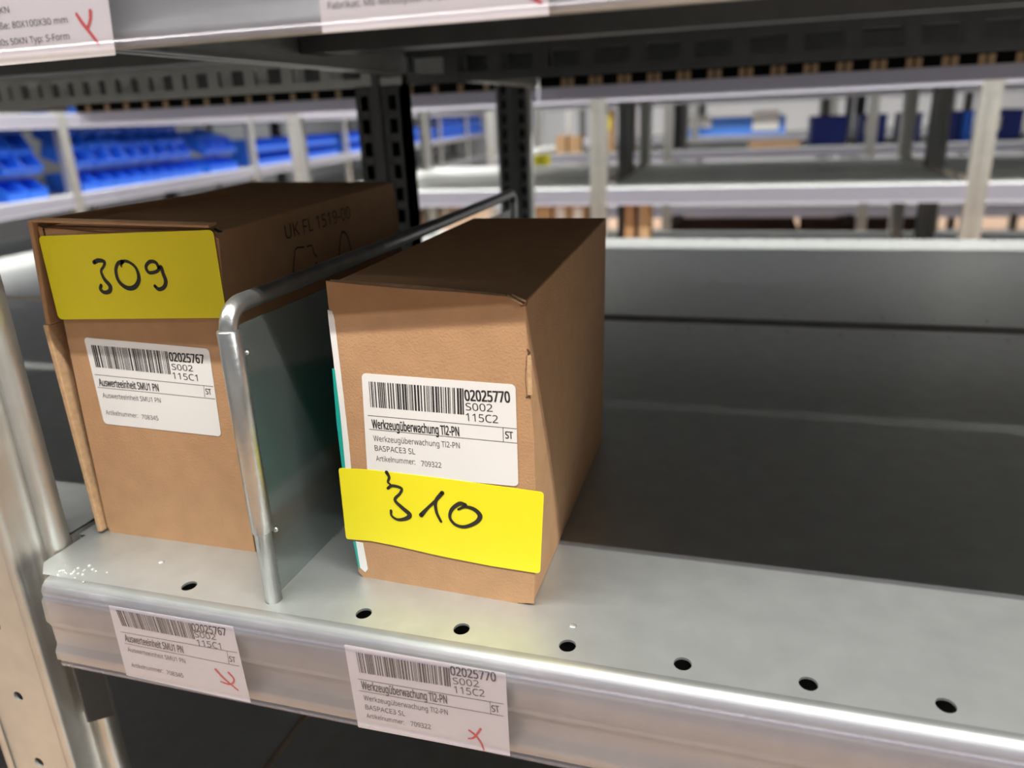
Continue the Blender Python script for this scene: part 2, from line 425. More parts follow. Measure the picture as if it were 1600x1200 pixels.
bk = MB().box(-.1985, -.1970, .001, .018, -.112, -.0475).add([(-.197, .001, -.112), (-.197, .018, -.112), (-.197, .018, -.122), (-.1985, .001, -.112), (-.1985, .018, -.112), (-.1985, .018, -.122)], [(0, 1, 2), (3, 5, 4), (0, 2, 5, 3), (1, 4, 5, 2)])
bk.build('shelf_bracket', STEEL_SHADE, unit)
near_post(unit, .799, -.0115); slotted_post(unit, .825, .558, 1)

# back-to-back bay behind ours
ub = empty('shelving_unit', (-.205, .86, -.95), label='grey steel shelving bay back to back behind the one with the cartons', cat='shelving'); world_children(ub)
YB = 1.1415
def back_lip(z, x0, x1, p, strip=True):
    """slotted aisle-side beam of the back shelves with slot shade as a black band and tan reflections as small blocks"""
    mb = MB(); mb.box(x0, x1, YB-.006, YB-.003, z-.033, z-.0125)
    mb.build('slot_shade', BLACK, p)  # black band puts the shade of the slots into colour
    mb = MB().box(x0, x1, YB-.009, YB-.004, z-.0125, z-.006)
    mb.build('beam_edge', BRIGHT, p)
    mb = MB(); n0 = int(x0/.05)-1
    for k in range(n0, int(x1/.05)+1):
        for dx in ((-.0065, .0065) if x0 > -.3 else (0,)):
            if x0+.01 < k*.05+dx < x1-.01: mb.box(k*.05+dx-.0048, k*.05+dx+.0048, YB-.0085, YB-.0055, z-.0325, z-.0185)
    tag(mb.build('slot_reflection', TAN_REFL, p), kind='stuff')  # tan blocks paint the metal's warm reflection
    mb = MB().sheet_x([(YB-.006, z-.031), (YB-.0055, z-.0545), (YB+.004, z-.056)], x0, x1, .0008)
    o = mb.build('price_rail', MILKY, p); o['label'] = 'milky plastic price rail lit from behind'
for z in (-.30, 0, .30, .60, .90):
    p = near_shelf(ub, -.2015, .797, z, YB, True)
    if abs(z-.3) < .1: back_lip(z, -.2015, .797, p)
slotted_post(ub, -.2385, .588, -1); 
near_post(ub, -.2700, YB+.012, -1); slotted_post(ub, .825, .588, -1); near_post(ub, .799, YB+.012, -1)
slotted_post(ub, -.247, YB-.030, 1)

# neighbouring bays on the left
un = empty('shelving_unit', (-.77, .28, -.95), label='empty grey steel shelving bay left of the near upright post', cat='shelving'); world_children(un)
for z in (-.30, 0, .30, .60, .90): near_shelf(un, -1.235, -.2078, z)
near_post(un, -1.285, -.0115)
unb = empty('shelving_unit', (-.77, .86, -.95), label='empty grey steel shelving bay behind the left neighbour', cat='shelving'); world_children(unb)
for z in (-.30, 0, .30, .60, .90):
    p = near_shelf(unb, -1.235, -.2078, z, YB, True)
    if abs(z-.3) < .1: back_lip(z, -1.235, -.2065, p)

# distant racks
def post_mesh():
    mb = MB(); mb.sheet_z([(-.022, .030), (-.026, .022), (-.026, 0), (-.010, 0), (-.006, .005), (.006, .005), (.010, 0), (.026, 0), (.026, .022), (.022, .030)], 0, 1.95, .0015)
    return mb.mesh('far_post')
FPOST = post_mesh(); FPOST_SHADE = post_mesh()  # second mesh takes the shade-darkened steel
_sh = {}
def far_shelf_mesh(w):
    if w not in _sh:
        mb = MB(); mb.sheet_x([(.555, -.03), (.555, 0), (0, 0), (-.004, -.004), (-.003, -.012), (-.003, -.040), (-.004, -.050), (.010, -.050)], 0, w, -.0012)
        mb.box(.003, w-.003, .1, .14, -.02, -.002).box(.003, w-.003, .35, .39, -.02, -.002)
        st = MB().sheet_x([(-.006, -.002), (-.009, -.046), (-.013, -.049)], 0, w, .001)
        _sh[w] = (mb.mesh('far_shelf'), st.mesh('far_strip'))
    return _sh[w]
FSTRIP = MILKY
def rack_bay(loc, rz, W, levels, label, group, last=False, first=True):
    """a double-sided bay: local x along the front, local y into the depth"""
    u = empty('shelving_unit', loc, rz, label=label, cat='shelving', group=group)
    me, st = far_shelf_mesh(round(W-.052, 3))
    for z in levels:
        for k in (0, 1):
            o = bpy.data.objects.new('shelf_panel', me); COL.objects.link(o)
            if not me.materials: me.materials.append(STEEL); st.materials.append(FSTRIP)
            o.parent = u
            if k == 0: o.location = (.026, 0, z)
            else: o.location = (W-.026, 1.14, z); o.rotation_euler = (0, 0, math.pi)
            q = bpy.data.objects.new('price_rail', st); COL.objects.link(q); q.parent = o
    if not FPOST.materials: FPOST.materials.append(STEELP); FPOST_SHADE.materials.append(STEEL_SHADE)
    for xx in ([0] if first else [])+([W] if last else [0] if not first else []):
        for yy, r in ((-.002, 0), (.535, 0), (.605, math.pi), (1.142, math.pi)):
            q = bpy.data.objects.new('upright_post', FPOST_SHADE if .1 < yy < 1 else FPOST); COL.objects.link(q); q.parent = u
            q.location = (xx, yy, 0); q.rotation_euler = (0, 0, r)
    return u
ZL = [.35, .65, .95, 1.25, 1.55, 1.85]  # top two levels added out of view to block the far lamps
names = {2.13: 'across the aisle', 4.26: 'two aisles away', 6.39: 'farthest from the cartons'}
sides = {-1.32: 'leftmost bay', -.28: 'middle bay', .76: 'right-hand bay', 1.80: 'bay outermost right', 2.84: 'bay beyond the right end'}
for y in (2.13, 4.26, 6.39):
    for i, x in enumerate((-1.32, -.28, .76, 1.80)):
        rack_bay((x, y, -.95), 0, 1.04, ZL, f'blurred grey steel rack {names[y]}, {sides[x]}', 'steel racks running parallel behind the cartons', last=(i == 3))
# the run on the left that carries the blue bins
PA = Vector((-2.335, 1.80, 0)); PB = Vector((-2.86, 5.45, 0)); pd = (PB-PA).normalized(); prz = math.atan2(pd.y, pd.x)
PW = 1.56
o0 = PA+pd*.42                     # a post stands here
PB0 = o0-pd*PW
lab = ['leftmost bay', 'second bay from the left', 'third bay from the left', 'fourth bay from the left', 'fifth bay from the left', 'sixth bay from the left', 'farthest bay']
for k in range(7):
    q = PB0+pd*PW*k
    rack_bay((q.x, q.y, -.95), prz, PW, ZL, f'blurred side rack holding blue bins, {lab[k]}', 'steel racks with blue bins on the left', last=(k == 6))

# ---------------------------------------------------------------- carton 310
def gridbox(name, B, T, m, parent, n=14, bulge=(0, 0, 0, 0)):
    """B,T: 4 bottom/top corners FL FR BR BL in mm; bulge of front,right,back,left faces in mm"""
    B = [Vector(b)*MM for b in B]; T = [Vector(t)*MM for t in T]; mb = MB()
    def face(c, nr, bu):
        vs = []; fs = []
        for j in range(n+1):
            for i in range(n+1):
                u, v = i/n, j/n; vs.append(bilin(c, u, v)+nr*bu*MM*math.sin(math.pi*u)**.7*math.sin(math.pi*v)**.7 if 0 < u < 1 and 0 < v < 1 else bilin(c, u, v))
        fs = [(j*(n+1)+i, j*(n+1)+i+1, (j+1)*(n+1)+i+1, (j+1)*(n+1)+i) for j in range(n) for i in range(n)]
        mb.add(vs, fs)
    for k in range(4):
        a, b = k, (k+1) % 4; nr = (B[b]-B[a]).cross(Vector((0, 0, 1))).normalized()
        face([B[a], B[b], T[b], T[a]], nr, bulge[k])
    face([T[0], T[1], T[2], T[3]], Vector((0, 0, 1)), .6); face([B[3], B[2], B[1], B[0]], Vector((0, 0, 1)), 0)
    me = mb.mesh(name); bm = bmesh.new(); bm.from_mesh(me); bmesh.ops.remove_doubles(bm, verts=bm.verts, dist=2e-5)
    bmesh.ops.recalc_face_normals(bm, faces=bm.faces); bm.to_mesh(me); bm.free()
    o = link(name, me, m, parent); bevel(o, .0009, 3); 
    for f in me.polygons: f.use_smooth = True
    try: me.set_sharp_from_angle(angle=.5)
    except Exception: pass
    return o
def slab(name, poly, nrm, t, m, parent, bev=.0003):
    P = [Vector(p) for p in poly]; Q = [p+Vector(nrm)*t for p in P]; n = len(P)
    o = MB().add(P+Q, [tuple(range(n)), tuple(range(2*n-1, n-1, -1))]+[(i, (i+1) % n, (i+1) % n+n, i+n) for i in range(n)]).build(name, m, parent)
    return bevel(o, bev, 2) if bev else o

c310 = empty('cardboard_box', (.03, .13, 0), label='narrow brown cardboard box right of the divider with yellow 310 sticker', cat='box', group=None); world_children(c310)
gridbox('carton_body', [(-16, 29.6, .4), (77.4, 25.8, .2), (75, 224, .2), (-19, 229, .2)],
        [(-15, 29.6, 153.6), (79.2, 26, 149.6), (78, 224.5, 157.6), (-15, 229, 157.2)], CARD, c310, bulge=(.3, 2.2, 0, 1))
n310 = Vector((-.0042, -.1, 0)).normalized()
P310 = Plane((30.6, 26.3, 80), n310)
front = [(510, 438), (560, 443), (640, 450), (720, 455), (795, 462), (821, 474), (825, 545), (829, 580), (830, 625), (835, 680), (838, 760), (838, 840), (837, 900), (835, 942), (800, 941),
         (760, 939), (700, 929), (640, 920), (600, 912), (572, 905), (561, 892), (551, 800), (540, 690), (528, 580), (517, 500)]
fp = slab('front_flap', [P310.at(x, y, -.9) for x, y in front], n310, .0009, CARD, c310, .0004)
# raw cut edge of the lid, crushed corner, tab slots
lid = [(-14.6, 28.6, 153.9), (30, 27, 152.5), (66, 25.5, 150.7), (70, 26.5, 151.1), (30, 28.6, 153.6), (-14, 30.4, 155.0)]
slab('lid_edge', [Vector(v)*MM for v in lid], (0, 0, 1), .0007, CARDL, c310, 0)
cr = MB()
for a, b, w in (((793, 461), (812, 473), 1.0), ((800, 460), (822, 470), .7), ((805, 467), (817, 475), .6)):
    A, B = P310.at(*a, .15), P310.at(*b, .15); e = Vector((0, 0, w*.4*MM)); cr.add([A+e, B+e, B-e+n310*.0008, A-e+n310*.0008], [(0, 1, 2, 3)])
cr.build('crushed_corner', CARDL, c310, fix=False)
strokes('crease', P310, [([(796, 463), (806, 470), (818, 474)], [.2, .5, .2]), ([(813, 478), (822, 477), (824, 470)], [.2, .4, .2])], CARDD, c310, .12)
strokes('tab_slit', P310, [([(824, 546), (827, 551), (824, 556)], [.6, 1.2, .4]), ([(823, 556), (821, 590), (823, 618)], [.18, .18, .18]), ([(822, 621), (827, 620), (829, 623)], [.5, 1.1, .3])], CARDD, c310, .12)
slab('tab_edge', [P310.at(x, y, .02) for x, y in ((824, 555), (830, 556), (832, 617), (825, 617))], n310, .0003, CARDL, c310, 0)
# side label that wraps round the left edge
sl = slab('side_label', [P310.at(x, y, .05) for x, y in ((512, 484), (519, 486), (523, 500), (533, 585), (545, 690), (549, 735), (537, 735), (530, 650), (521, 560), (514, 505))], n310, .00016, WHITE, c310, 0)
slab('side_label', [P310.at(x, y, .05) for x, y in ((556, 846), (567, 848), (575, 889), (571, 894), (563, 887))], n310, .00016, WHITE, c310, 0)
slab('teal_band', [P310.at(x, y, .22) for x, y in ((519, 575), (523, 577), (532, 650), (540, 735), (535, 735), (526, 660))], n310, .00010, TEAL, sl, 0)
slab('teal_band', [P310.at(x, y, .22) for x, y in ((552, 846), (556, 846), (563, 889), (560, 886))], n310, .00010, TEAL, sl, 0)
# the wide face of that label on the box's left side
slab('side_label', [Vector(v)*MM for v in ((-17.2, 31, 18), (-17.2, 190, 18), (-16.9, 190, 138), (-16.9, 31, 138))], (-1, 0, 0), .0003, WHITE, c310, 0)
slab('teal_band', [Vector(v)*MM for v in ((-17.7, 31, 30), (-17.7, 188, 30), (-17.5, 188, 72), (-17.5, 31, 105))], (-1, 0, 0), .0002, TEAL, c310, 0)

lb = sticker('address_label', P310, [(565, 583), (805.5, 601), (810, 760), (574, 738)], WHITE, c310, .12)
barcode(P310, (576, 596), (724, 607), (579, 636), (725, 648), INK, lb, 3, .3)
text('printed_text', '02025770', P310, (727, 626), (797, 629), 16.5, INK, lb, .02, .3)
text('printed_text', 'S002', P310, (728, 641), (770, 643.5), 11.5, INK, lb, 0, .3)
text('printed_text', '115C2', P310, (728.5, 657.5), (778.5, 661.5), 12, INK, lb, 0, .3)
text('printed_text', 'Werkzeugüberwachung TI2-PN', P310, (582, 669), (717.7, 681.5), 13.5, INK, lb, .018, .3)
text('printed_text', 'ST', P310, (790, 685), (801.5, 686), 11, INK, lb, .015, .3)
text('printed_text', 'Werkzeugüberwachung TI2-PN', P310, (584, 689), (718.7, 700.7), 8.5, INKS, lb, 0, .3)
text('printed_text', 'BASPACE3 SL', P310, (586, 704), (649, 710), 8.3, INKS, lb, 0, .3)
text('printed_text', 'Artikelnummer:', P310, (588, 720), (649, 726), 8, INKS, lb, 0, .3)
text('printed_text', '709322', P310, (658.5, 728), (690, 731), 8, INKS, lb, 0, .3)
rules(P310, [((574.5, 649), (807, 670)), ((577, 670.6), (808, 692.5)), ((786, 668.5), (786.5, 691))], INK, lb, .25, .3)
ys = sticker('number_sticker', P310, [(529, 731), (850, 769), (844, 896), (541, 842)], YEL, c310, .35, .14, 1.6,
             edge=([(529, 731), (575, 733.5), (620, 738.5), (690, 747), (770, 758), (850, 769)], [(541, 842), (580, 845), (616, 852), (690, 869), (767, 884), (844, 896)]))
Z = .65
strokes('handwritten_number', P310, [
    ([(604, 738), (608, 746), (606, 753), (610, 757)], [1.6, 1.2, 1.0, .8]),
    ([(606, 763), (613, 759), (627, 763), (625, 771), (617, 781), (628, 793), (640, 804), (635, 810), (622, 812), (612, 806), (611, 798)], [1.2, 1.3, 1.2, 1.1, 1.3, 1.7, 2.0, 1.7, 1.2, 1.0, 1.2]),
    ([(658, 805), (668, 794), (680, 783), (690, 772)], [1.9, 1.2, 1.3, 1.4]),
    ([(691, 770), (681, 783), (682, 800), (689, 815)], [1.7, 1.4, 1.3, 1.1]),
    ([(727, 789), (718, 787), (706, 796), (703, 809), (712, 820), (727, 823), (744, 816), (750, 806), (741, 796), (727, 792), (716, 796)], [1.6, 1.7, 1.5, 1.2, 1.3, 1.4, 1.6, 2.0, 1.7, 1.2, .9]),
], INKG, ys, Z)

# ---------------------------------------------------------------- carton 309
c309 = empty('cardboard_box', (-.13, .16, 0), label='large brown cardboard box left of the divider with yellow 309 sticker', cat='box'); world_children(c309)
gridbox('carton_body', [(-184, 37.5, .8), (-84, 38.2, .8), (-96, 300, .3), (-196, 300, .3)],
        [(-178.5, 37.5, 178.5), (-77, 38.2, 176), (-94, 274, 178.5), (-238, 300, 179)], CARD, c309, bulge=(.3, 2, 0, 1))
n309 = Vector((.0, -1, 0)); P309 = Plane((-130, 36.6, 80), n309)
slab('front_flap', [P309.at(x, y, -.6) for x, y in ((59, 352), (69, 356), (200, 361), (334, 366), (343, 372), (352, 470), (370, 640), (388, 790), (401, 866), (300, 851), (174, 833),
     (163, 808), (130, 650), (102, 520), (84, 440))], n309, .0007, CARD, c309, .0004)
# outer side panel standing a little proud of the front, with a dark gap beside it
slab('side_flap', [Vector(v)*MM for v in ((-192.5, 33, 127), (-192.5, 200, 127), (-190, 200, 4), (-190.5, 33, 1.5))], (1, 0, 0), .0032, CARDL, c309, .0006)
slab('side_flap', [Vector(v)*MM for v in ((-186.5, 34, 182), (-186.5, 200, 182), (-191.5, 200, 127), (-191.5, 34, 127))], (1, 0, 0), .0030, CARD, c309, .0006)
strokes('edge_gap', P309, [([(68, 358), (82, 425), (97, 500), (112, 570), (130, 655), (150, 745), (168, 828)], [1.3, 1.6, 1.8, 1.0, .8, .6, .5])], CARDD, c309, .2)
slab('lid_edge', [Vector(v)*MM for v in ((-184, 34.5, 181), (-79, 36, 178), (-79, 42, 178.8), (-184, 42, 181.3))], (0, 0, 1), .0012, CARD, c309, .0003)
strokes('lid_fold', P309, [([(70, 354), (150, 362), (185, 362), (260, 359), (330, 358)], [.5, .7, .4, .3, .2])], CARDD, c309, .5)
strokes('corner_gap', P309, [([(336, 358), (341, 361), (347, 362)], [1.2, 1.6, .6])], BLACK, c309, .5)
lb = sticker('address_label', P309, [(131, 527), (326.5, 545), (346, 682), (163, 662)], WHITE, c309, .2)
barcode(P309, (142, 539), (261, 549), (150, 573.5), (267, 585), INK, lb, 5, .4)
text('printed_text', '02025767', P309, (265.6, 564), (319.5, 568), 13, INK, lb, .02, .4)
text('printed_text', 'S002', P309, (269, 577.5), (302, 580.5), 9, INK, lb, 0, .4)
text('printed_text', '115C1', P309, (270.5, 591.5), (309.5, 595.5), 9.5, INK, lb, 0, .4)
text('printed_text', 'Auswerteeinheit SMU1 PN', P309, (155.6, 602.5), (248.5, 611.5), 10.5, INK, lb, .018, .4)
text('printed_text', 'ST', P309, (322, 616), (330.6, 616.8), 8.5, INK, lb, .01, .4)
text('printed_text', 'Auswerteeinheit SMU1 PN', P309, (161, 621), (251.5, 629.5), 7, INKS, lb, 0, .4)
text('printed_text', 'Artikelnummer:', P309, (166, 647.5), (215.6, 653), 6.5, INKS, lb, 0, .4)
text('printed_text', '708345', P309, (222, 654.5), (248, 657), 6.5, INKS, lb, 0, .4)
rules(P309, [((147.5, 585), (333, 604)), ((152.5, 605), (336.5, 623.5)), ((318, 602.5), (320, 621))], INK, lb, .22, .4)
ys = sticker('number_sticker', P309, [(60, 369), (333, 359), (355, 496.5), (92, 499)], YEL, c309, .9, .14, 2.5)
strokes('handwritten_number', P309, [
    ([(147, 410), (154, 407), (163, 409), (162, 416), (158, 424), (163, 436), (172, 447), (171, 455), (163, 457), (157, 452), (158, 446)], [1.8, 1.8, 1.5, 1.2, 1.2, 1.6, 2.0, 1.9, 1.6, 1.5, 1.5]),
    ([(191, 409), (184, 412), (181, 424), (186, 440), (199, 450), (211, 448), (217, 436), (213, 420), (204, 411), (194, 408), (189, 414), (190, 417)], [1.8, 1.5, 1.5, 1.6, 1.9, 2.0, 1.8, 1.3, 1.2, 1.3, 1.0, .5]),
    ([(248, 418), (243, 410), (234, 409), (228, 417), (233, 426), (245, 424), (251, 417), (255, 428), (259, 440), (256, 449), (248, 452), (242, 447)], [1.3, 1.4, 1.5, 1.4, 1.4, 1.4, 1.6, 1.6, 1.8, 1.7, 1.6, 1.4]),
], INKG, ys, 1.15)
# print on its right-hand side
PS = Plane((-81.0, 120, 120), (1, -.0, .0))
PS.n = Vector((1, .0, 0)); PS.p = Vector((-.0800, 0, 0))
text('printed_text', 'UK FL 1519-00', PS, (447, 374), (548, 341), 22, PRINT, c309, 0, .4)
strokes('recycling_mark', PS, [
    ([(458, 424), (460, 400), (463, 388), (475, 386)], [1, 1, 1]), ([(480, 385), (487, 384), (491, 396), (495, 401)], [1, 1, 1]),
    ([(495, 410), (490, 420), (480, 422)], [1, 1, 1]), ([(458, 424), (464, 428), (472, 425)], [1, 1, 1])], PRINT, c309, .5)['kind'] = 'stuff'
strokes('triangle_mark', PS, [([(530, 398), (532, 372), (536, 362), (543, 370), (549, 392)], [1.4, 1.4, 1.4])], PRINT, c309, .5)

# ---------------------------------------------------------------- divider between the cartons
dv = empty('shelf_divider', (-.05, 0, 0), label='galvanised steel shelf divider with bent rod frame between the two boxes', cat='divider'); world_children(dv)
X = -.0495; R = .0042
arc = [(X, .0, -.004), (X, 0, .137)]
for k in range(1, 8):
    a = math.pi/2*k/7; arc.append((X, .0115-.0115*math.cos(a), .137+.0115*math.sin(a)))
arc += [(X, .1, .1490), (X, .25, .1505), (X, .43, .1530)]
for k in range(1, 5):
    a = math.pi/2*k/4; arc.append((X, .43+.011*math.sin(a), .142+.011*math.cos(a)))
arc += [(X, .441, -.0)]
MB().tube(arc, R, 16).build('rod_frame', BRIGHT, dv, True)
mb = MB(); mb.box(X-.0005, X+.0005, .0040, .437, .0012, .1392)
mb.build('divider_sheet', SHEET, dv)
slv = MB().tube([(X, 0, .0385), (X, 0, .0390), (X, 0, .1385), (X, 0, .1390)], [.0046, .0052, .0052, .0047], 18, True)
slv.build('rolled_sleeve', BRIGHT, dv, True)
for z in (.127, .0368):
    MB().tube([(X+.003, .006, z), (X+.0038, .0056, z), (X+.0046, .0052, z)], [.0017, .0013, .0003], 10).build('rivet', BRIGHT, dv, True)

# ---------------------------------------------------------------- paper cards in the price rails
PC = Plane((0, -19.6, 0), (0, -1, .008))
PU = Plane((0, -19.6, 300), (0, -1, .008))
def card(name, corners, label, pl=None):
    o = sticker(name, pl or PC, corners, CARDW, None, 0, .12, .3)
    return tag(o, label=label, cat='price card', group=None)
k1 = card('price_card', [(170, 946), (364, 979), (392, 1098), (198, 1055)], 'leftmost paper card in the lower rail, slanted red arrow mark in its corner')
barcode(PC, (181, 952.7), (297.5, 974), (191, 977.5), (305, 999), INK, k1, 5, .25)
text('printed_text', '02025767', PC, (301, 985.6), (354, 993.5), 11, INK, k1, .015, .25)
text('printed_text', 'S002', PC, (305, 995.5), (338, 1000), 8.5, INK, k1, 0, .25)
text('printed_text', '115C1', PC, (308.6, 1008.5), (346, 1014.5), 9, INK, k1, 0, .25)
text('printed_text', 'Auswerteeinheit SMU1 PN', PC, (196, 1001.7), (287, 1020.6), 10, INK, k1, .015, .25)
text('printed_text', 'ST', PC, (359, 1033.5), (368.6, 1035.3), 8, INK, k1, .01, .25)
text('printed_text', 'Auswerteeinheit SMU1 PN', PC, (200, 1017.7), (290, 1036.7), 6.5, INK, k1, 0, .25)
text('printed_text', 'Artikelnummer:', PC, (206, 1042), (255, 1051.5), 6, INK, k1, 0, .25)
text('printed_text', '708345', PC, (260.5, 1053.5), (287, 1059), 6, INK, k1, 0, .25)
rules(PC, [((188, 987), (370.5, 1020)), ((194, 1005), (374, 1041)), ((354.4, 1017.7), (358, 1037.5))], INK, k1, .22, .25)
strokes('red_mark', PC, [([(337, 1046), (350, 1060), (372, 1078.5)], [1.4, 1.3, .9]), ([(357, 1051), (365, 1060), (364, 1067), (357, 1069), (345, 1065)], [1.2, 1.0, 1.1, 1.0, .8])], RED, k1, .25)
k2 = card('price_card', [(538, 1007), (790, 1052), (797, 1181), (560, 1136)], 'paper card in the lower rail below the narrow box, small red cross mark')
barcode(PC, (556, 1019), (702, 1044), (562, 1050.6), (704.5, 1073), INK, k2, 3, .25)
text('printed_text', '02025770', PC, (704.5, 1054.5), (775, 1065), 13.5, INK, k2, .015, .25)
text('printed_text', 'S002', PC, (708, 1068.5), (749, 1074), 10, INK, k2, 0, .25)
text('printed_text', '115C2', PC, (710, 1082.5), (757.7, 1089), 10.5, INK, k2, 0, .25)
text('printed_text', 'Werkzeugüberwachung TI2-PN', PC, (565.6, 1076.5), (698.8, 1099.5), 12, INK, k2, .015, .25)
text('printed_text', 'ST', PC, (769, 1112), (780.7, 1113.5), 10, INK, k2, .01, .25)
text('printed_text', 'Werkzeugüberwachung TI2-PN', PC, (568.8, 1093.8), (700, 1117.3), 7.5, INK, k2, 0, .25)
text('printed_text', 'BASPACE3 SL', PC, (571.4, 1108), (633, 1119), 7, INK, k2, 0, .25)
text('printed_text', 'Artikelnummer:', PC, (573, 1121), (631.8, 1132), 6.5, INK, k2, 0, .25)
text('printed_text', '709322', PC, (642, 1134), (673.5, 1139.5), 7, INK, k2, 0, .25)
rules(PC, [((559, 1060.7), (786.4, 1100)), ((560.8, 1078.8), (787, 1119)), ((765.5, 1096.6), (767, 1116.5))], INK, k2, .24, .25)
strokes('red_mark', PC, [([(733, 1141), (743, 1149), (752, 1161), (756, 1172)], [1.0, 1.2, 1.1, .8]), ([(751, 1139), (741, 1152), (732, 1154)], [1.1, 1.0, .8])], RED, k2, .25)
k3 = card('price_card', [(-95, -60), (159, -75), (181, 86), (-60, 108)], 'white paper card with red mark in the upper rail, top left', PU)
text('printed_text', '50KN', PU, (-14, 23), (15, 19.5), 9.5, INK, k3, 0, .25)
text('printed_text', 'Abmaße: 80X100X30 mm', PU, (-32, 49), (106, 35.5), 9.5, INK, k3, 0, .25)
text('printed_text', 'KD80s 50KN Typ: S-Form', PU, (-17, 73.5), (109, 61), 9.5, INK, k3, 0, .25)
strokes('red_mark', PU, [([(119.5, 22), (128, 35), (136, 45), (153, 67)], [1.2, 1.4, 1.4, 1.2]), ([(141, 17), (141, 30), (137, 44)], [1.5, 1.3, 1.1])], RED, k3, .25)
k4 = card('price_card', [(490, -90), (853, -125), (858, 24), (504, 52)], 'white paper card in the upper rail above the 310 box', PU)
text('printed_text', 'Fabrikat: ME-Messsysteme GmbH', PU, (513, 14), (722, -4), 10.5, INK, k4, 0, .25)
strokes('red_mark', PU, [([(815, -25), (828, -8), (845, 4)], [1.2, 1.6, 1.2])], RED, k4, .25)

# dimples and dried glue on the shelf front
mb = MB()
for i in range(24):
    x = -.170+max(-.012, random.gauss(0, .009)); y = -.002+random.gauss(0, .004); r = random.uniform(.0003, .0011)
    mb.tube([(x, y, -.0001), (x, y, r*.45), (x, y, r*.6)], [r, r*.8, r*.2], 8)
tag(mb.build('glue_drops', PASTE, None, True), label='dried clear glue drops on the shelf beside the near post', cat='glue', kind='stuff')
for x, y in ((-.131, .016), (.0993, .014)):
    MB().tube([(x, y, -.0001), (x, y, .0004), (x, y, .0007)], [.0021, .0014, .0003], 12).build('dimple', STEEL, bpy.data.objects['shelf_panel.001'], True)

# ---------------------------------------------------------------- blue bins
def bin_mesh(w=.098, d=.16, h=.075):
    """open-front stacking bin"""
    mb = MB(); t = .003
    side = [(0, 0), (d, 0), (d, h), (.055, h), (.012, h*.55), (-.004, h*.42)]
    for x0 in (0, w-t):
        n = len(side); vs = [(x0+(.003 if z == 0 and x0 == 0 else 0), y, z) for y, z in side]+[(x0+t, y, z) for y, z in side]
        mb.add(vs, [tuple(range(n)), tuple(range(2*n-1, n-1, -1))]+[(i, (i+1) % n, (i+1) % n+n, i+n) for i in range(n)])
    mb.box(0, w, 0, d, 0, t); mb.box(t, w-t, d-t, d, 0, h); mb.box(-.001, w+.001, .05, d+.001, h-.004, h)
    mb.add([(0, 0, 0), (w, 0, 0), (w, -.006, h*.42), (0, -.006, h*.42), (0, .004, 0), (w, .004, 0), (w, -.002, h*.42), (0, -.002, h*.42)],
           [(0, 1, 2, 3), (7, 6, 5, 4), (3, 2, 6, 7), (0, 4, 7, 3), (1, 5, 6, 2)])
    return mb.mesh('bin')
BIN = bin_mesh(); BIN.materials.append(BLUE)
R90 = Matrix.Rotation(prz, 4, 'Z')
def put_bin(s, dy, z, tilt, group, label, sc=1.0, yaw=0):
    """s = distance along the side rack, dy = into the depth"""
    o = bpy.data.objects.new('storage_bin', BIN); COL.objects.link(o)
    q = PA+pd*s; inn = Vector((-pd.y, pd.x, 0)); q = q+inn*dy
    o.matrix_world = Matrix.Translation((q.x, q.y, z)) @ R90 @ Matrix.Rotation(yaw, 4, 'Z') @ Matrix.Rotation(tilt, 4, 'X') @ Matrix.Scale(sc, 4)
    return tag(o, label=label, cat='storage bin', group=group)
# bay bounds along the run
def heap(s0, s1, rows, tilted, where):
    g = 'blue bins '+where; lb1 = 'blue plastic stacking bin in an upright row '+where; lb2 = 'blue plastic bin lying tilted on the heap '+where
    s = s0; k = 0
    while s < s1-.1:
        for r in range(rows): put_bin(s, .03+.0*r, .001+r*.078, 0, g+', upright', lb1)
        s += .104; k += 1
    s = s0+.02; 
    while s < s1-.12:
        for r in range(tilted):
            put_bin(s+random.uniform(-.01, .01), .05+.03*r, .088+rows*.078-.078+r*.062, random.uniform(.30, .5), g+', tilted', lb2)
        s += .108
heap(-1.05, .02, 2, 0, 'in the leftmost bay')
heap(-.55, -.30, 3, 1, 'at the left edge of the picture')
heap(.10, .36, 1, 2, 'beside the wide near post')
heap(.50, 1.50, 1, 3, 'in the second bay, left half')
heap(1.51, 1.92, 1, 1, 'in the second bay, right half')
heap(2.05, 3.5, 2, 0, 'in the third bay')
heap(3.6, 5.05, 2, 0, 'in the fourth bay')
heap(5.2, 6.6, 2, 0, 'in the fifth bay')
heap(6.75, 8.1, 2, 1, 'in the sixth bay')
heap(8.3, 9.6, 2, 1, 'in the farthest bay')

# long light blue tray bins and navy bins on the far racks
def tray(name, x, y, z, w, d, h, m, label, cat, group=None, stick=()):
    u = empty(name, (x, y, z), label=label, cat=cat, group=group)
    mb = MB(); t = .004
    for b in ((0, w, 0, t, 0, h), (0, w, d-t, d, 0, h), (0, t, t, d-t, 0, h), (w-t, w, t, d-t, 0, h), (t, w-t, t, d-t, 0, t), (-.004, w+.004, -.004, t*.9, h-.012, h)): mb.box(*b)
    mb.build('tray_body', m, u)
    for sx, sz, sw, sh in stick: MB().box(sx, sx+sw, -.008, -.0045, sz, sz+sh).build('paper_tag', WHITE, u)
    return u
def at_y(px, py, Y):
    d = _f + CR*((px-800)/F) - CU*((py-600)/F); return CP+d*((Y-CP.y)/d.y)
def on_z(px, py, z):
    d = _f + CR*((px-800)/F) - CU*((py-600)/F); return CP+d*((z-CP.z)/d.z)
def span(x0, x1, Y, py=180): return at_y(x0, py, Y).x, at_y(x1, py, Y).x
a, b = span(1057, 1228, 6.45)
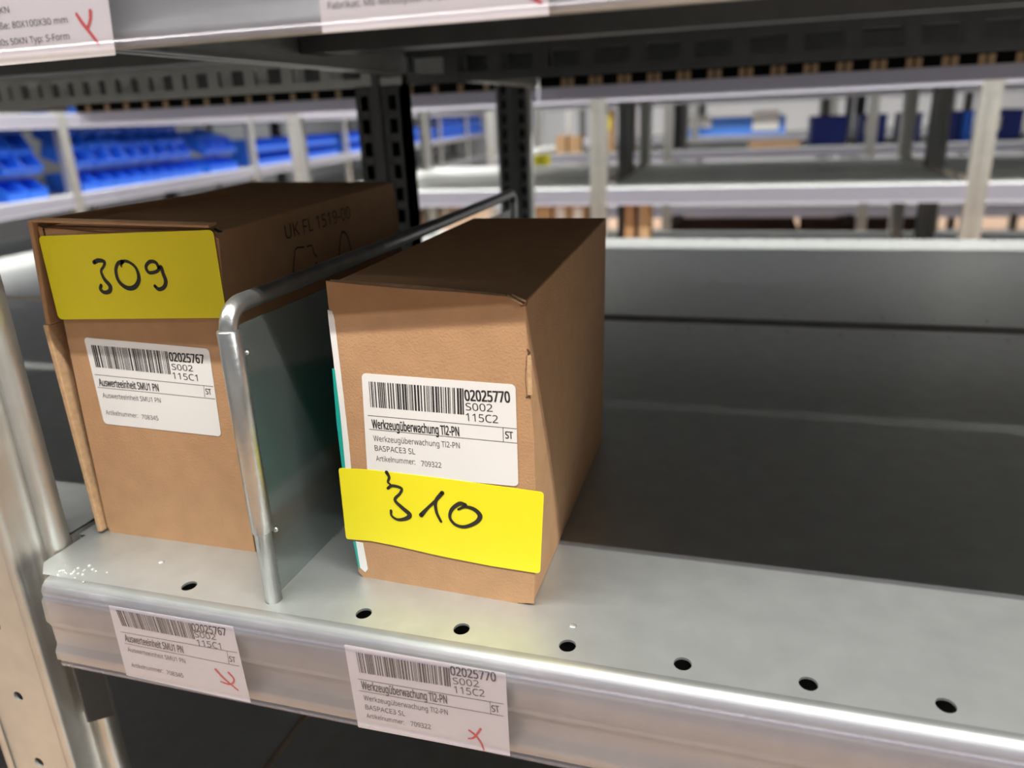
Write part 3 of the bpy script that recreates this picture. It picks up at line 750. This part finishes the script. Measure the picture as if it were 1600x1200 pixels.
tray('blue_tray', a, 6.45, .001, b-a, .35, .14, BLUEL, 'long light blue plastic tray with two white paper tags on a far rack', 'tray', None, [(.10, .07, .18, .09), (.60, .03, .2, .15)])
for i, (x0, x1) in enumerate(((1270, 1326), (1347, 1387), (1413, 1442), (1470, 1500), (1506, 1522), (1548, 1600))):
    lbl = ['navy plastic bin, leftmost of the dark bins on the far rack', 'navy plastic bin left of the dark rear post', 'navy plastic bin between two dark rear posts',
           'navy plastic bin just right of the dark rear post', 'small blue bin beside the pale front post', 'navy plastic bin at the right edge of the picture'][i]
    a, b = span(x0, x1, 4.45); z0 = .001
    tray('storage_bin', a, 4.45, z0, b-a, .3, .15, NAVY if i != 4 else BLUE, lbl, 'storage bin', 'dark blue bins on the far racks', [(.02, .05, .03, .07)] if i in (1, 5) else ())

# cartons, pallets and small goods on the rack across the aisle
def carton(x0, x1, ytop, Y, z, label, d=.15, m=None, group=None, tagc=None):
    a, b = span(x0, x1, Y, ytop); h = at_y((x0+x1)/2, ytop, Y).z-z
    u = empty('cardboard_box', ((a+b)/2, Y, z), label=label, cat='box', group=group)
    w = (b-a)/2
    o = MB().box(-w, w, 0, d, .0005, h).build('carton_body', m or CARD, u); bevel(o, .001)
    MB().box(-w-.0006, w+.0006, .2*d, .8*d-.001, h-.0002, h+.0006).build('lid_flap', CARDL, u)
    if tagc: MB().box(-w*.6, w*.5, -.002, -.0003, h*.55, h*.9).build('paper_tag', tagc, u)
    return u
carton(868, 884, 212, 4.275, .001, 'small tan carton left of its twin, two aisles behind the 310 box', .1, CARDL)
carton(888, 906, 213, 4.275, .001, 'small tan carton right of its twin, two aisles behind the 310 box', .1, CARDL)
carton(941, 958, 172, 4.272, .001, 'tall tan carton with a yellow tag beside the pale front post', .1, CARDL, None, YEL)
carton(979, 991, 166, 4.272, .001, 'slim upright tan carton between two dark posts', .1, CARDL)
carton(1001, 1013, 172, 4.274, .001, 'slim white carton with an orange tag right of the slim tan one', .1, WHITE, None, CARD)
carton(1170, 1250, 221, 4.28, .001, 'flat brown carton on the rack two aisles away', .12, CARD)
carton(835, 860, 311, 2.134, -.299, 'tan carton on the level below, left of the pale front post', .2, CARDL)
carton(864, 888, 311, 2.134, -.299, 'pale carton with print on the level below, middle of three', .2, CARDL, None, WHITE)
carton(891, 915, 311, 2.136, -.299, 'pale carton touching the pale front post, level below', .2, CARDL, None, WHITE)
carton(976, 991, 318, 2.14, -.299, 'slim brown carton right of a dark post, level below', .1)
carton(999, 1015, 318, 2.14, -.299, 'slim tan carton furthest right of the group, level below', .1, CARDL)
# yellow tape roll
def roll(x, y, z, r, m, label):
    u = empty('tape_roll', (x, y, z), label=label, cat='tape roll')
    mb = MB(); n = 24
    for ro, ri, h0, h1, nm, mm in ((r, r*.62, 0, .045, 'tape_winding', m), (r*.62, r*.56, -.0001, .0452, 'cardboard_core', CARDL)):
        mb = MB(); vs = []
        for k in range(n):
            a = 2*math.pi*k/n; c, s_ = math.cos(a), math.sin(a)
            vs += [(ro*c, ro*s_, h0), (ro*c, ro*s_, h1), (ri*c, ri*s_, h1), (ri*c, ri*s_, h0)]
        mb.add(vs, [(4*k+j, 4*((k+1) % n)+j, 4*((k+1) % n)+(j+1) % 4, 4*k+(j+1) % 4) for k in range(n) for j in range(4)])
        mb.build(nm, mm, u)
q = on_z(847, 258, 0); roll(q.x, q.y, .001, .04, YEL, 'yellow tape roll lying on the dark shelf across the aisle')
def pallet(x0, x1, Y, label):
    a, b = at_y(x0, 345, Y).x, at_y(x1, 345, Y).x; u = empty('wooden_pallet', (a, Y, -.599), label=label, cat='pallet'); w = b-a
    for k in range(5): MB().box(0, w, .0+k*.16, .12+k*.16, .095, .115).build('deck_board', BROWN, u)
    for xx in (0, w-.1):
        for yy in (0, .32, .64): MB().box(xx, xx+.1, yy, yy+.12, .018, .0948).build('pallet_block', WOOD, u)
    for yy in (0, .32, .64): MB().box(0, w, yy, yy+.12, .0, .0178).build('base_board', WOOD, u)
pallet(1046, 1252, 4.40, 'brown wooden pallet low on the far rack, left of its neighbour')
pallet(1262, 1480, 4.40, 'brown wooden pallet low on the far rack, right of its neighbour')
